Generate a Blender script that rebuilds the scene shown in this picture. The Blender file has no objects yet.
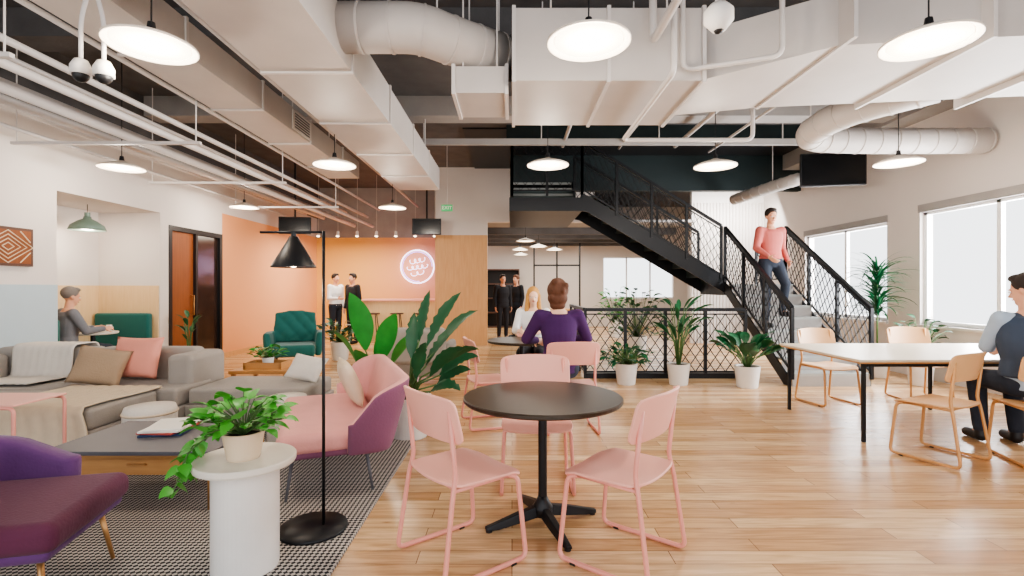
import bpy, bmesh, math, random
from mathutils import Vector as V, Matrix as Mx, Quaternion as Q
random.seed(7)
COL=bpy.context.scene.collection
PI=math.pi
def R(a): return math.radians(a)
def lin(h):
    out=[]
    for i in (0,2,4):
        c=int(h[i:i+2],16)/255
        out.append(c/12.92 if c<=.04045 else ((c+.055)/1.055)**2.4)
    return out
# ---------------------------------------------------------------- materials
def base_mat(name):
    m=bpy.data.materials.new(name); m.use_nodes=True
    return m,m.node_tree.nodes,m.node_tree.links,m.node_tree.nodes['Principled BSDF']
def mat(name,h,rough=.6,metal=0,var=.08,scale=6,bump=0,em=0,sheen=0,coat=0):
    m,N,L,b=base_mat(name); c=lin(h)
    tc=N.new('ShaderNodeTexCoord'); nz=N.new('ShaderNodeTexNoise'); nz.inputs['Scale'].default_value=scale; nz.inputs['Detail'].default_value=4
    L.new(tc.outputs['Object'],nz.inputs['Vector'])
    mx=N.new('ShaderNodeMix'); mx.data_type='RGBA'
    mx.inputs[6].default_value=[max(0,x*(1-var)) for x in c]+[1]; mx.inputs[7].default_value=[min(1,x*(1+var)) for x in c]+[1]
    L.new(nz.outputs['Fac'],mx.inputs[0]); L.new(mx.outputs[2],b.inputs['Base Color'])
    b.inputs['Roughness'].default_value=rough; b.inputs['Metallic'].default_value=metal
    if sheen: b.inputs['Sheen Weight'].default_value=sheen
    if coat: b.inputs['Coat Weight'].default_value=coat
    if bump:
        n2=N.new('ShaderNodeTexNoise'); n2.inputs['Scale'].default_value=scale*12
        L.new(tc.outputs['Object'],n2.inputs['Vector'])
        bp=N.new('ShaderNodeBump'); bp.inputs['Strength'].default_value=bump; bp.inputs['Distance'].default_value=.01
        L.new(n2.outputs['Fac'],bp.inputs['Height']); L.new(bp.outputs['Normal'],b.inputs['Normal'])
    if em:
        L.new(mx.outputs[2],b.inputs['Emission Color']); b.inputs['Emission Strength'].default_value=em
    return m
def wood_mat(name,c1,c2,axis='X',rough=.45,scale=3,coat=0):
    m,N,L,b=base_mat(name)
    tc=N.new('ShaderNodeTexCoord'); mp=N.new('ShaderNodeMapping'); nz=N.new('ShaderNodeTexNoise')
    s=[12,12,12]; s['XYZ'.index(axis)]=1
    mp.inputs['Scale'].default_value=s; nz.inputs['Scale'].default_value=scale; nz.inputs['Detail'].default_value=6
    L.new(tc.outputs['Object'],mp.inputs['Vector']); L.new(mp.outputs['Vector'],nz.inputs['Vector'])
    mx=N.new('ShaderNodeMix'); mx.data_type='RGBA'; mx.inputs[6].default_value=lin(c1)+[1]; mx.inputs[7].default_value=lin(c2)+[1]
    L.new(nz.outputs['Fac'],mx.inputs[0]); L.new(mx.outputs[2],b.inputs['Base Color']); b.inputs['Roughness'].default_value=rough
    if coat: b.inputs['Coat Weight'].default_value=coat
    return m
def floor_mat():
    m,N,L,b=base_mat('oak_planks')
    tc=N.new('ShaderNodeTexCoord')
    br=N.new('ShaderNodeTexBrick'); br.offset=.37; br.offset_frequency=2; br.squash=1
    br.inputs['Scale'].default_value=1; br.inputs['Brick Width'].default_value=1.3; br.inputs['Row Height'].default_value=.125
    br.inputs['Mortar Size'].default_value=.0024; br.inputs['Mortar Smooth'].default_value=.2; br.inputs['Bias'].default_value=-.1
    br.inputs['Color1'].default_value=lin('E8C79C')+[1]; br.inputs['Color2'].default_value=lin('BE9062')+[1]; br.inputs['Mortar'].default_value=lin('7E5A3A')+[1]
    L.new(tc.outputs['Object'],br.inputs['Vector'])
    mp=N.new('ShaderNodeMapping'); mp.inputs['Scale'].default_value=(1.2,14,1); nz=N.new('ShaderNodeTexNoise'); nz.inputs['Scale'].default_value=2.2; nz.inputs['Detail'].default_value=9; nz.inputs['Distortion'].default_value=1.0
    L.new(tc.outputs['Object'],mp.inputs['Vector']); L.new(mp.outputs['Vector'],nz.inputs['Vector'])
    rp=N.new('ShaderNodeValToRGB'); rp.color_ramp.elements[0].position=.32; rp.color_ramp.elements[0].color=(.66,.58,.5,1); rp.color_ramp.elements[1].position=.62; rp.color_ramp.elements[1].color=(1.0,1.0,1.0,1)
    L.new(nz.outputs['Fac'],rp.inputs['Fac'])
    vo=N.new('ShaderNodeTexVoronoi'); vo.inputs['Scale'].default_value=2.3; mp2=N.new('ShaderNodeMapping'); mp2.inputs['Scale'].default_value=(.8,2.2,1)
    L.new(tc.outputs['Object'],mp2.inputs['Vector']); L.new(mp2.outputs['Vector'],vo.inputs['Vector'])
    kr=N.new('ShaderNodeValToRGB'); kr.color_ramp.elements[0].position=.02; kr.color_ramp.elements[0].color=(.5,.36,.25,1); kr.color_ramp.elements[1].position=.07; kr.color_ramp.elements[1].color=(1,1,1,1)
    L.new(vo.outputs['Distance'],kr.inputs['Fac'])
    mx=N.new('ShaderNodeMix'); mx.data_type='RGBA'; mx.blend_type='MULTIPLY'; mx.inputs[0].default_value=.85
    m2=N.new('ShaderNodeMix'); m2.data_type='RGBA'; m2.blend_type='MULTIPLY'; m2.inputs[0].default_value=.7
    L.new(br.outputs['Color'],mx.inputs[6]); L.new(rp.outputs['Color'],mx.inputs[7]); L.new(mx.outputs[2],m2.inputs[6]); L.new(kr.outputs['Color'],m2.inputs[7]); L.new(m2.outputs[2],b.inputs['Base Color'])
    b.inputs['Roughness'].default_value=.27
    bp=N.new('ShaderNodeBump'); bp.inputs['Strength'].default_value=.25; bp.inputs['Distance'].default_value=.004; bp.invert=True
    L.new(br.outputs['Fac'],bp.inputs['Height']); L.new(bp.outputs['Normal'],b.inputs['Normal'])
    return m
def rug_mat():
    m,N,L,b=base_mat('rug_weave')
    tc=N.new('ShaderNodeTexCoord'); ch=N.new('ShaderNodeTexChecker'); mp=N.new('ShaderNodeMapping')
    mp.inputs['Rotation'].default_value=(0,0,R(45)); ch.inputs['Scale'].default_value=50
    ch.inputs['Color1'].default_value=lin('BDB6AE')+[1]; ch.inputs['Color2'].default_value=lin('28282C')+[1]
    L.new(tc.outputs['Object'],mp.inputs['Vector']); L.new(mp.outputs['Vector'],ch.inputs['Vector']); L.new(ch.outputs['Color'],b.inputs['Base Color'])
    b.inputs['Roughness'].default_value=.95
    return m
def grad_mat(name,stops,axis,lo,hi):
    m,N,L,b=base_mat(name)
    tc=N.new('ShaderNodeTexCoord'); sx=N.new('ShaderNodeSeparateXYZ'); mr=N.new('ShaderNodeMapRange'); rp=N.new('ShaderNodeValToRGB')
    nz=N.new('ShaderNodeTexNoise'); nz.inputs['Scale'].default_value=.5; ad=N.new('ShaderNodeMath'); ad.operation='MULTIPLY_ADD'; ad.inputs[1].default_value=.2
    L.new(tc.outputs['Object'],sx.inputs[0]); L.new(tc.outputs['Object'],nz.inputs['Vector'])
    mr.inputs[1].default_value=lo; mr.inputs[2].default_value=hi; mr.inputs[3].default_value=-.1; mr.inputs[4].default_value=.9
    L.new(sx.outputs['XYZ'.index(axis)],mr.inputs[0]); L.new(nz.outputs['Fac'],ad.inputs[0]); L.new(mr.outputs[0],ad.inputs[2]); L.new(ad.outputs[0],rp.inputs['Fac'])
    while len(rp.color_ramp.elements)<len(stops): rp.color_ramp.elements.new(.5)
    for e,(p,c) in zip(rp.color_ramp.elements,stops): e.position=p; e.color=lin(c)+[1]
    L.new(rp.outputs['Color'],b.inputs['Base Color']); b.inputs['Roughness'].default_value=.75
    return m
M={}
def mk(k,*a,**kw): M[k]=mat(k,*a,**kw)
mk('white','E4DFDA',.7); mk('wall','D8D0CA',.8,var=.04,scale=2); mk('blue','B2C2CA',.8,var=.03); mk('duct','C2BBB6',.55,var=.1,scale=3); mk('pipe','D0CAC6',.5)
mk('concrete','5F5D5D',.9,var=.35,scale=3,bump=.4); mk('concrete_light','9F9B98',.85,var=.18,scale=3,bump=.2)
mk('black','17171A',.45); mk('black_metal','1B1D21',.4,metal=.3); mk('steel_green','1C2A2C',.5); mk('riser_green','4A5857',.6)
mk('tread','A2A5A3',.6); mk('pink','EDAE9F',.42,var=.03); mk('pink_tube','E69C8E',.38,var=.03)
mk('tan','DDAE7E',.45,var=.05); mk('tan_tube','CB9864',.35,metal=.2)
mk('grey_fab','9A938C',.95,bump=.3,scale=10,sheen=.1); mk('taupe','A38C74',.95,bump=.3); mk('pinkpil','E39A88',.95,bump=.2); mk('white_fab','D6CFC6',.95,bump=.3)
mk('cream','D8C7AE',.95,bump=.5,scale=20); mk('rosefab','DFA09A',.9,bump=.2,sheen=.1); mk('mauve','84526C',.9,bump=.2,sheen=.1); mk('purple','5C3468',.85,bump=.2,sheen=.15); mk('plum','5A2540',.85,bump=.2,sheen=.1)
mk('teal','0F5E58',.8,sheen=.3,bump=.1); mk('gold','C09262',.35,metal=.7); mk('wood_dark','5A4036',.5)
mk('leaf','2F8A34',.4,var=.35,scale=9); mk('leaf_dark','1B5634',.4,var=.35,scale=9); mk('leaf_light','4FA23C',.4,var=.35,scale=12); mk('stem','4C6B3A',.6)
mk('soil','33261F',.95); mk('pot_white','E2DED9',.35); mk('pot_beige','D8C2A6',.6)
mk('skin','D9A184',.55,var=.03); mk('skin_light','E8BDA2',.55,var=.03); mk('hair_brown','5E3A26',.7,var=.35,scale=40); mk('hair_blond','C4924F',.7,var=.25,scale=40); mk('hair_dark','2B211D',.7,var=.2,scale=40); mk('hair_grey','77706B',.7,var=.2,scale=40)
mk('salmon','B9635C',.85); mk('jeans','262E3C',.85,bump=.2); mk('purple_knit','462458',.95,bump=.3,scale=14); mk('sweater_grey','74767C',.95,bump=.3); mk('shirt_white','E4E4E6',.85); mk('suit','1E1F26',.8); mk('shirt_blue','A9BBCE',.85); mk('vest','3E4A5C',.9); mk('eye','F4F2EE',.3); mk('iris','2A1D16',.3); mk('lip','B5645C',.5)
mk('lamp_green','71897E',.4); mk('glass_dark','3A2A24',.12,var=.1); mk('screen','0E0F11',.2)
mk('lampglow','FFEBCF',.5,var=0,em=4.0); mk('lampwhite','EADFD2',.4); mk('neon','E9E0FF',.4,var=0,em=3); mk('neon_blue','A9A2FF',.4,var=0,em=2.5)
mk('exit','2C8A50',.4,em=.5); mk('paper','ECE8E0',.8); mk('paper_red','B5524A',.7); mk('navy','2F3F63',.8); mk('frame_white','F2F2F2',.4)
mk('table_dark','33291F',.32,var=.15); mk('slate','5E5E64',.5); mk('tabletop_white','DCD5CA',.35); mk('tabletop_warm','DACDB8',.35)
M['ply']=wood_mat('plywood','DCAE7C','C4905C','Z',.55); M['wood']=wood_mat('oak','CC9A62','AC7A48','X'); M['door']=wood_mat('door_wood','94562E','743F20','Z'); M['ply_pale']=wood_mat('pale_ply','EACDA2','DAB686','Z',.55)
M['floor']=floor_mat(); M['rug']=rug_mat()
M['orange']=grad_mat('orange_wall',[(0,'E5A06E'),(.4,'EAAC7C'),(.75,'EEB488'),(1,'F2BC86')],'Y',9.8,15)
M['mural']=grad_mat('mural_paint',[(0,'F2BC6C'),(.3,'F4C074'),(.65,'EEB084'),(1,'DCA298')],'X',-6,-1.6)
# ---------------------------------------------------------------- mesh builder
class MB:
    def __init__(s): s.bm=bmesh.new()
    def box(s,x0,x1,y0,y1,z0,z1,mi=0):
        vs=[s.bm.verts.new((x,y,z)) for x in (x0,x1) for y in (y0,y1) for z in (z0,z1)]
        for f in ((0,1,3,2),(4,6,7,5),(0,4,5,1),(2,3,7,6),(0,2,6,4),(1,5,7,3)):
            fc=s.bm.faces.new([vs[i] for i in f]); fc.material_index=mi
        return s
    def cbox(s,c,size,rot=None):
        m=Mx.Translation(c)@(rot.to_4x4() if rot else Mx.Identity(4))@Mx.Diagonal((*size,1))
        bmesh.ops.create_cube(s.bm,size=1,matrix=m); return s
    def bar(s,a,b,w,h=None,up=(0,0,1)):
        a=V(a);b=V(b);d=b-a;L=d.length;y=d.normalized();u=V(up)
        if abs(y.dot(u))>.98: u=V((0,1,0)) if abs(y.y)<.9 else V((1,0,0))
        x=y.cross(u).normalized(); z=x.cross(y)
        rot=Mx((x,y,z)).transposed()
        return s.cbox((a+b)/2,(w,L,h or w),rot)
    def cyl(s,a,b,r0,r1=None,seg=16):
        a=V(a);b=V(b);r1=r0 if r1 is None else r1;d=b-a
        rot=d.to_track_quat('Z','Y').to_matrix().to_4x4()
        bmesh.ops.create_cone(s.bm,cap_ends=True,segments=seg,radius1=max(r0,1e-4),radius2=max(r1,1e-4),depth=d.length,matrix=Mx.Translation((a+b)/2)@rot); return s
    def ell(s,c,r,rot=None,u=16,v=10):
        m=Mx.Translation(c)@(rot.to_4x4() if rot else Mx.Identity(4))@Mx.Diagonal((*r,1))
        bmesh.ops.create_uvsphere(s.bm,u_segments=u,v_segments=v,radius=1,matrix=m); return s
    def cap(s,a,ra,b,rb,seg=12):
        s.cyl(a,b,ra,rb,seg); s.ell(a,(ra,)*3,None,seg,8); s.ell(b,(rb,)*3,None,seg,8); return s
    def rings(s,rs,cap=True,mi=None):
        vv=[[s.bm.verts.new(p) for p in r] for r in rs]; n=len(rs[0])
        for i in range(len(vv)-1):
            for j in range(n):
                f=s.bm.faces.new((vv[i][j],vv[i][(j+1)%n],vv[i+1][(j+1)%n],vv[i+1][j]))
                if mi: f.material_index=mi(j)
        if cap:
            s.bm.faces.new(vv[0][::-1]); s.bm.faces.new(vv[-1])
        return s
    def tube(s,pts,r,seg=8,rad=0,closed=False):
        P=[V(p) for p in pts]
        if rad: P=fillet(P,rad)
        n=len(P); rs=[]; t0=(P[1]-P[0]).normalized()
        u=t0.orthogonal().normalized()
        for i in range(n):
            t=(P[min(i+1,n-1)]-P[max(i-1,0)]).normalized()
            q=t0.rotation_difference(t); u=q@u; t0=t; w=t.cross(u)
            rr=r[i] if isinstance(r,(list,tuple)) else r
            rs.append([P[i]+rr*(math.cos(2*PI*k/seg)*u+math.sin(2*PI*k/seg)*w) for k in range(seg)])
        return s.rings(rs)
    def lathe(s,prof,c=(0,0,0),seg=32):
        c=V(c)
        return s.rings([[c+V((max(r,1e-4)*math.cos(2*PI*k/seg),max(r,1e-4)*math.sin(2*PI*k/seg),z)) for k in range(seg)] for r,z in prof])
    def prism(s,pts,axis,a,b):
        def P(p,t):
            return {'Z':(p[0],p[1],t),'Y':(p[0],t,p[1]),'X':(t,p[0],p[1])}[axis]
        return s.rings([[P(p,a) for p in pts],[P(p,b) for p in pts]])
    def grid(s,fn,nu,nv):
        g=[[s.bm.verts.new(fn(i/nu,j/nv)) for j in range(nv+1)] for i in range(nu+1)]
        for i in range(nu):
            for j in range(nv): s.bm.faces.new((g[i][j],g[i+1][j],g[i+1][j+1],g[i][j+1]))
        return s
    def leaf(s,base,d,L,w,droop=.5,fold=.25,shape='lance',n=7,tw=None,rag=0):
        d=V(d).normalized()
        p=V(base); rows=[]; el=math.asin(max(-1,min(1,d.z))); h=V((d.x,d.y,0)); h=h.normalized() if h.length>.01 else V((0,1,0)); side=h.cross(V((0,0,1)))
        tw=random.uniform(-.5,.5) if tw is None else tw
        for i in range(n+1):
            t=i/n
            if shape=='lance': ww=w*math.sin(PI*min(1,t*.97+.03))**.8
            elif shape=='heart': ww=w*(math.sin(PI*t**.6)) if t<1 else 0
            else: ww=w*(1-t)**.6
            if rag and i%2: ww*=1-rag*random.random()
            e=el-droop*t*t*1.6
            f=h*math.cos(e)+V((0,0,1))*math.sin(e); nn=side.cross(f)
            sd=(side*math.cos(tw)+nn*math.sin(tw))
            rows.append((p.copy(),p+sd*ww*.5+nn*ww*fold*.5,p-sd*ww*.5+nn*ww*fold*.5)); p=p+f*L/n
        vs=[[s.bm.verts.new(q) for q in r] for r in rows]
        for a,b in zip(vs,vs[1:]):
            s.bm.faces.new((a[1],a[0],b[0],b[1])); s.bm.faces.new((a[0],a[2],b[2],b[0]))
        return s
    def xf(s,m): bmesh.ops.transform(s.bm,matrix=m,verts=s.bm.verts); return s
    def build(s,name,m,parent=None,smooth=False,bevel=0,seg=2,sub=0,solid=0,rem=0,sm=0,loc=None,recalc=True):
        if recalc: bmesh.ops.recalc_face_normals(s.bm,faces=s.bm.faces)
        me=bpy.data.meshes.new(name); s.bm.to_mesh(me); s.bm.free()
        ms=m if isinstance(m,list) else [m]
        for x in ms: me.materials.append(M[x] if isinstance(x,str) else x)
        o=bpy.data.objects.new(name,me); COL.objects.link(o)
        if parent: o.parent=parent
        if loc: o.location=loc
        if smooth:
            for p in me.polygons: p.use_smooth=True
        if rem:
            d=o.modifiers.new('r','REMESH'); d.mode='VOXEL'; d.voxel_size=rem; d.use_smooth_shade=True
            if sm: e=o.modifiers.new('s','SMOOTH'); e.iterations=sm; e.factor=.6
        if solid: d=o.modifiers.new('so','SOLIDIFY'); d.thickness=solid; d.offset=0
        if bevel:
            d=o.modifiers.new('b','BEVEL'); d.width=bevel; d.segments=seg; d.limit_method='ANGLE'; d.angle_limit=R(40)
            if smooth: o.modifiers.new('w','WEIGHTED_NORMAL')
        if sub: d=o.modifiers.new('ss','SUBSURF'); d.levels=sub; d.render_levels=sub
        return o
def fillet(P,rad,n=5):
    out=[P[0]]
    for i in range(1,len(P)-1):
        a,b,c=P[i-1],P[i],P[i+1]; d1=(a-b);d2=(c-b);r=min(rad,d1.length*.45,d2.length*.45)
        p=b+d1.normalized()*r;q=b+d2.normalized()*r
        for k in range(n+1):
            t=k/n; out.append((1-t)**2*p+2*t*(1-t)*b+t*t*q)
    out.append(P[-1]); return out
def tag(o,label,cat,group=None):
    o['label']=label;o['category']=cat
    if group:o['group']=group
    return o
def T(name,label,cat,loc=(0,0,0),rz=0,group=None):
    o=bpy.data.objects.new(name,None); o.empty_display_size=.1; COL.objects.link(o); o.location=loc; o.rotation_euler=(0,0,rz)
    return tag(o,label,cat,group)
def S(name,mb,m,parent=None,**k):
    o=mb.build(name,m,parent,**k); o['kind']='structure'; return o
def dup(root,loc,rz=None,label=None,group=None,scale=None):
    r=root.copy(); COL.objects.link(r); r.location=loc
    if rz is not None: r.rotation_euler=(0,0,rz)
    if scale: r.scale=(scale,)*3
    if label: r['label']=label
    if group: r['group']=group
    def rec(a,b):
        for ch in a.children:
            c=ch.copy(); COL.objects.link(c); c.parent=b; rec(ch,c)
    rec(root,r); return r
# ---------------------------------------------------------------- camera
HC=1.38; F=500
cam=bpy.data.cameras.new('camera'); co=bpy.data.objects.new('camera',cam); COL.objects.link(co)
co.location=(0,0,HC); co.rotation_euler=(PI/2,0,0); cam.sensor_width=36; cam.lens=36*F/1024; cam.clip_start=.05; bpy.context.scene.camera=co
# ---------------------------------------------------------------- room shell
CZ=4.3; LX=-5.7; RX=6.3
S('floor',MB().box(-8,7.2,-2,18.3,-.1,0),'floor')
S('ceiling',MB().box(-8,7.2,-2,18.3,CZ,CZ+.15),'concrete')
S('wall_left',MB().box(LX-.15,LX,-2,6.26,.0,3.4).box(LX-.15,LX,6.26,8.1,2.6,3.4).box(LX-.15,LX,8.1,8.3,0,3.4).box(LX-.15,LX,8.3,9.83,2.43,3.4).box(LX-.15,LX,9.83,14.6,2.85,3.4),'wall')
S('trim_1',MB().box(LX,LX+.012,-2,6.26,.0,1.42),'blue')
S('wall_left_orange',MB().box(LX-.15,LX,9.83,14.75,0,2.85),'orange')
S('trim_2',MB().box(LX-.5,LX+.08,-2,14.6,3.4,CZ),'concrete')
S('wall_alcove',MB().box(-6.85,-6.7,6.1,8.25,0,2.6).box(-6.7,LX-.15,8.1,8.25,0,2.6).box(-6.7,LX-.15,6.11,6.26,0,2.6).box(-6.85,LX-.15,6.1,8.25,2.6,2.7),'wall')
S('trim_3',MB().box(-6.7,-6.68,6.26,8.1,0,1.42).box(-6.7,LX-.02,8.08,8.1,0,1.42),'ply_pale')
dr=MB().box(LX-.1,LX+.01,8.3,8.38,0,2.43).box(LX-.1,LX+.01,9.75,9.83,0,2.43).box(LX-.1,LX+.01,8.38,9.75,2.35,2.43).box(LX-.1,LX+.01,9.0,9.06,0,2.35)
d1=S('door_1',dr,'black')
dl=MB().box(LX-.07,LX-.04,8.38,9.0,0.0,2.35).build('door_leaf','door',d1); MB().box(LX-.07,LX-.05,9.06,9.75,0,2.35).build('glass_pane','glass_dark',d1)
MB().tube([(LX-.04,8.92,.9),(LX+.03,8.92,.9),(LX+.03,8.92,1.25),(LX-.04,8.92,1.25)],.01).build('door_handle','gold',dl,smooth=True)
S('baseboard_left',MB().box(LX,LX+.015,9.83,14.6,0,.1),'ply')
S('wall_back_left',MB().box(LX,-1.7,14.6,14.75,2.85,CZ),'concrete_light')
S('wall_mural',MB().box(LX,-1.7,14.6,14.75,0,2.85),'mural')
S('wall_partition',MB().box(-1.86,-.6,12.1,12.3,0,2.66),'ply')
S('wall_partition_side',MB().box(-1.86,-1.72,12.3,14.6,0,2.66),'ply')
S('wall_back_header',MB().box(-1.86,2.0,12.1,12.3,2.98,CZ).box(-1.86,-.6,12.1,12.3,2.66,2.98),'wall')
S('wall_far',MB().box(-1.86,3.3,18,18.15,0,CZ).box(3.3,5.8,18,18.15,0,1.0).box(3.3,5.8,18,18.15,2.5,CZ).box(5.8,6.5,18,18.15,0,CZ),'wall')
S('wall_behind_stair',MB().box(4.5,RX,12.5,12.65,0,CZ),'white')
sl=MB()
for i in range(22): sl.box(4.55+i*.08,4.575+i*.08,12.47,12.5,0,3.5)
S('trim_4',sl,'wall')
S('ceiling_far',MB().box(-1.86,4.5,12.3,18,3.0,3.06),'concrete_light')
fb=MB()
for y in (13.4,14.6,15.8,17.0): fb.box(-1.8,4.4,y,y+.18,2.82,3.0)
S('trim_10',fb,'concrete')
gp=MB()
for x in (.7,1.45,2.2): gp.box(x,x+.05,16.4,16.46,0,2.9)
gp.box(.7,2.25,16.4,16.46,2.1,2.15).box(.7,2.25,16.4,16.46,2.85,2.9)
S('trim_11',gp,'black')
S('window_3',MB().box(3.3,5.8,18.02,18.07,.98,1.05).box(3.3,5.8,18.02,18.07,2.45,2.52).box(4.1,4.15,18.02,18.07,1,2.5).box(4.95,5.0,18.02,18.07,1,2.5),'frame_white')
def rwall():
    m=MB(); a,b=RX,RX+.2
    m.box(a,b,-2,4.2,0,CZ).box(a,b,4.2,7.72,0,.82).box(a,b,4.2,7.72,2.56,CZ).box(a,b,7.72,8.4,0,CZ).box(a,b,8.4,10.75,0,.82).box(a,b,8.4,10.75,2.5,CZ).box(a,b,10.75,18.15,0,CZ)
    return m
S('wall_right',rwall(),'wall')
def win(name,y0,y1,z1,ms):
    m=MB()
    m.box(RX+.06,RX+.12,y0,y1,.82,.88).box(RX+.06,RX+.12,y0,y1,z1-.06,z1)
    for y in [y0]+ms+[y1-.06]: m.box(RX+.06,RX+.12,y,y+.06,.82,z1)
    o=S(name,m,'frame_white')
    MB().box(RX-.04,RX+.06,y0-.03,y1+.03,.78,.82).build('window_sill','white',o)
    MB().box(RX-.02,RX+.05,y0-.02,y1+.02,z1-.02,z1+.1).build('blind_cassette','concrete_light',o)
win('window_1',4.2,7.72,2.56,[5.3,6.5]); win('window_2',8.4,10.75,2.5,[9.5])
S('trim_5',MB().box(5.9,RX,-2,12.5,3.95,CZ),'concrete_light')
S('trim_6',MB().box(0,RX,10.9,11.05,3.5,CZ),'steel_green')
S('trim_7',MB().box(-.1,RX,8.95,9.1,4.02,CZ),'steel_green')
for i,y in enumerate((5.2,7.6)):
    S('trim_%d'%(8+i),MB().box(-5.6,5.9,y,y+.35,4.0,CZ),'concrete_light' if i else 'concrete')
S('ceiling_void',MB().box(-.9,RX,9.1,12.1,CZ-.03,CZ),'black')
# ---------------------------------------------------------------- rug
tag(MB().box(-5.3,-.87,1.4,4.95,0,.012).build('rug','rug'),'large black and white woven rug under the lounge seating','rug')
# ---------------------------------------------------------------- ducts and pipes
def rduct(label,pts,r,cat='air duct',name='round_air_duct',m='duct',rad=.35):
    P=fillet([V(p) for p in pts],rad,6); t=T(name,label,cat,pts[0]); o=V(pts[0])
    MB().tube([p-o for p in P],r,24).build('duct_body',m,t,smooth=True)
    acc=0;nxt=.15
    for a,b in zip(P,P[1:]):
        L=(b-a).length; d=(b-a).normalized()
        while nxt<acc+L:
            c=a+d*(nxt-acc)-o; MB().cyl(c-d*.008,c+d*.008,r+.007,seg=24).build('duct_rib',m,t); nxt+=.24
        acc+=L
    k=P[len(P)//2]-o; MB().cyl(k+V((0,0,r)),k+V((0,0,CZ-P[len(P)//2].z)),.008,seg=6).build('hanger_rod','pipe',t)
    return t
def sduct(label,x0,x1,y0,y1,z0,z1,along='Y',step=1.2,off=.0):
    t=T('rectangular_air_duct',label,'air duct',((x0+x1)/2,(y0+y1)/2,z0)); c=V(t.location)
    MB().box(x0-c.x,x1-c.x,y0-c.y,y1-c.y,0,z1-z0).build('duct_body','duct',t)
    e=.016; q=(y0 if along=='Y' else x0)+off; q1=y1 if along=='Y' else x1
    while q<=q1:
        g=MB()
        if along=='Y': g.box(x0-c.x-e,x1-c.x+e,q-c.y,q-c.y+.03,-e,z1-z0+e)
        else: g.box(q-c.x,q-c.x+.03,y0-c.y-e,y1-c.y+e,-e,z1-z0+e)
        g.build('seam_flange','pipe',t); q+=step
    for k in (-1,1):
        for q in (-.3,.3):
            if along=='Y': MB().cyl((k*(x1-x0)/2,q*(y1-y0),z1-z0),(k*(x1-x0)/2,q*(y1-y0),CZ-z0),.008,seg=6).build('hanger_rod','pipe',t)
            else: MB().cyl((q*(x1-x0),k*(y1-y0)/2,z1-z0),(q*(x1-x0),k*(y1-y0)/2,CZ-z0),.008,seg=6).build('hanger_rod','pipe',t)
    return t
sduct('wide white rectangular duct running front to back left of centre',-2.1,-1.35,1.6,9.3,3.2,3.6,step=1.3)
dC=sduct('narrower white rectangular duct with a side vent, left of the widest duct',-3.3,-2.75,1.6,9.0,3.35,3.65,step=1.3)
vg=MB().box(.276,.29,.95,1.5,.03,.27).build('vent_grille','white',dC)
for i in range(6): MB().box(.288,.296,1.0,1.45,.055+i*.034,.07+i*.034).build('vent_slot','slate',vg)
sduct('big white box plenum duct above the round dark table',0,1.55,4.0,5.1,3.04,3.62,'X',.76)
sduct('small white boot duct tucked under the thick round branch duct',-.5,-.03,4.15,4.75,3.0,3.22,'X',.44)
rduct('thick round white branch duct joining the widest duct to the box plenum',[(-1.35,4.0,3.46),(-.75,4.0,3.46),(-.5,4.15,3.43),(.0,4.5,3.43)],.19)
t=T('tapered_air_duct','white tapered duct widening from the box plenum toward the right windows','air duct',(1.55,4.5,3.2))
MB().rings([[(0,-.35,-.1),(0,.5,-.1),(0,.5,.3),(0,-.35,.3)],[(.9,-.75,0),(.9,.55,0),(.9,.55,.4),(.9,-.75,.4)],[(3.6,-.95,.05),(3.6,.35,.05),(3.6,.35,.5),(3.6,-.95,.5)]]).build('duct_body','duct',t)
for x in (.9,1.9,2.9): MB().box(x,x+.03,-.92,.54,-.02,.47).build('seam_flange','pipe',t)
rduct('round white spiral duct with an elbow in front of the right window wall',[(4.3,5.05,3.42),(3.75,5.7,3.38),(3.75,6.5,3.32),(4.6,6.6,3.32),(6.25,6.6,3.32)],.165)
rduct('small round white duct rising behind the black ceiling screen',[(5.1,8.9,3.32),(4.95,9.5,3.3),(4.7,10.6,3.25)],.11)
PG='thin white pipes along the left ceiling'
for i,(x,z,r) in enumerate([(-3.62,2.98,.035),(-4.1,3.0,.05),(-4.45,3.12,.03),(-3.75,3.22,.03),(-4.9,3.2,.045),(-4.3,3.35,.022),(-5.2,3.05,.02),(-3.45,3.4,.025),(-5.05,3.4,.06),(-2.45,3.5,.03),(-5.35,3.3,.03)]):
    tag(MB().tube([(0,0,0),(0,11.5,0)],r,12).build('ceiling_pipe','pipe',None,smooth=True,loc=(x,1.5,z)),'thin white pipe running front to back under the left ceiling','pipe',PG)
for i,(x,z,r,y0,y1) in enumerate([(.9,3.9,.03,5.6,8.9),(1.9,3.86,.022,5.6,8.9),(2.9,3.9,.035,5.6,8.9),(3.5,3.8,.02,5.6,8.9)]):
    tag(MB().tube([(0,0,0),(0,y1-y0,0)],r,10).build('ceiling_pipe','pipe',None,smooth=True,loc=(x,y0,z)),'thin white pipe under the concrete between the box plenum and the staircase','pipe','thin white pipes above the centre of the room')
for i,y in enumerate((3.3,5.3,7.3,9.5)):
    tr=T('pipe_trapeze','white strut carrying the left ceiling pipes on two rods','pipe bracket',(-4.3,y,2.93),0,'struts carrying the left ceiling pipes')
    MB().box(-1.0,1.0,-.02,.02,-.03,.0).build('strut','pipe',tr); 
    for s in (-1,1): MB().cyl((s*.95,0,0),(s*.95,0,CZ-2.93),.007,seg=6).build('threaded_rod','pipe',tr)
ss=T('steel_strut','long grey strut crossing the ceiling in front of the staircase','strut',(0,8.5,3.86)); MB().box(-1.75,4.9,-.04,.04,-.05,.05).build('beam','concrete_light',ss)
for x in (-1.5,.5,2.5,4.6): MB().cyl((x,0,.05),(x,0,CZ-3.86),.01,seg=6).build('hanger_rod','pipe',ss)
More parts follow.
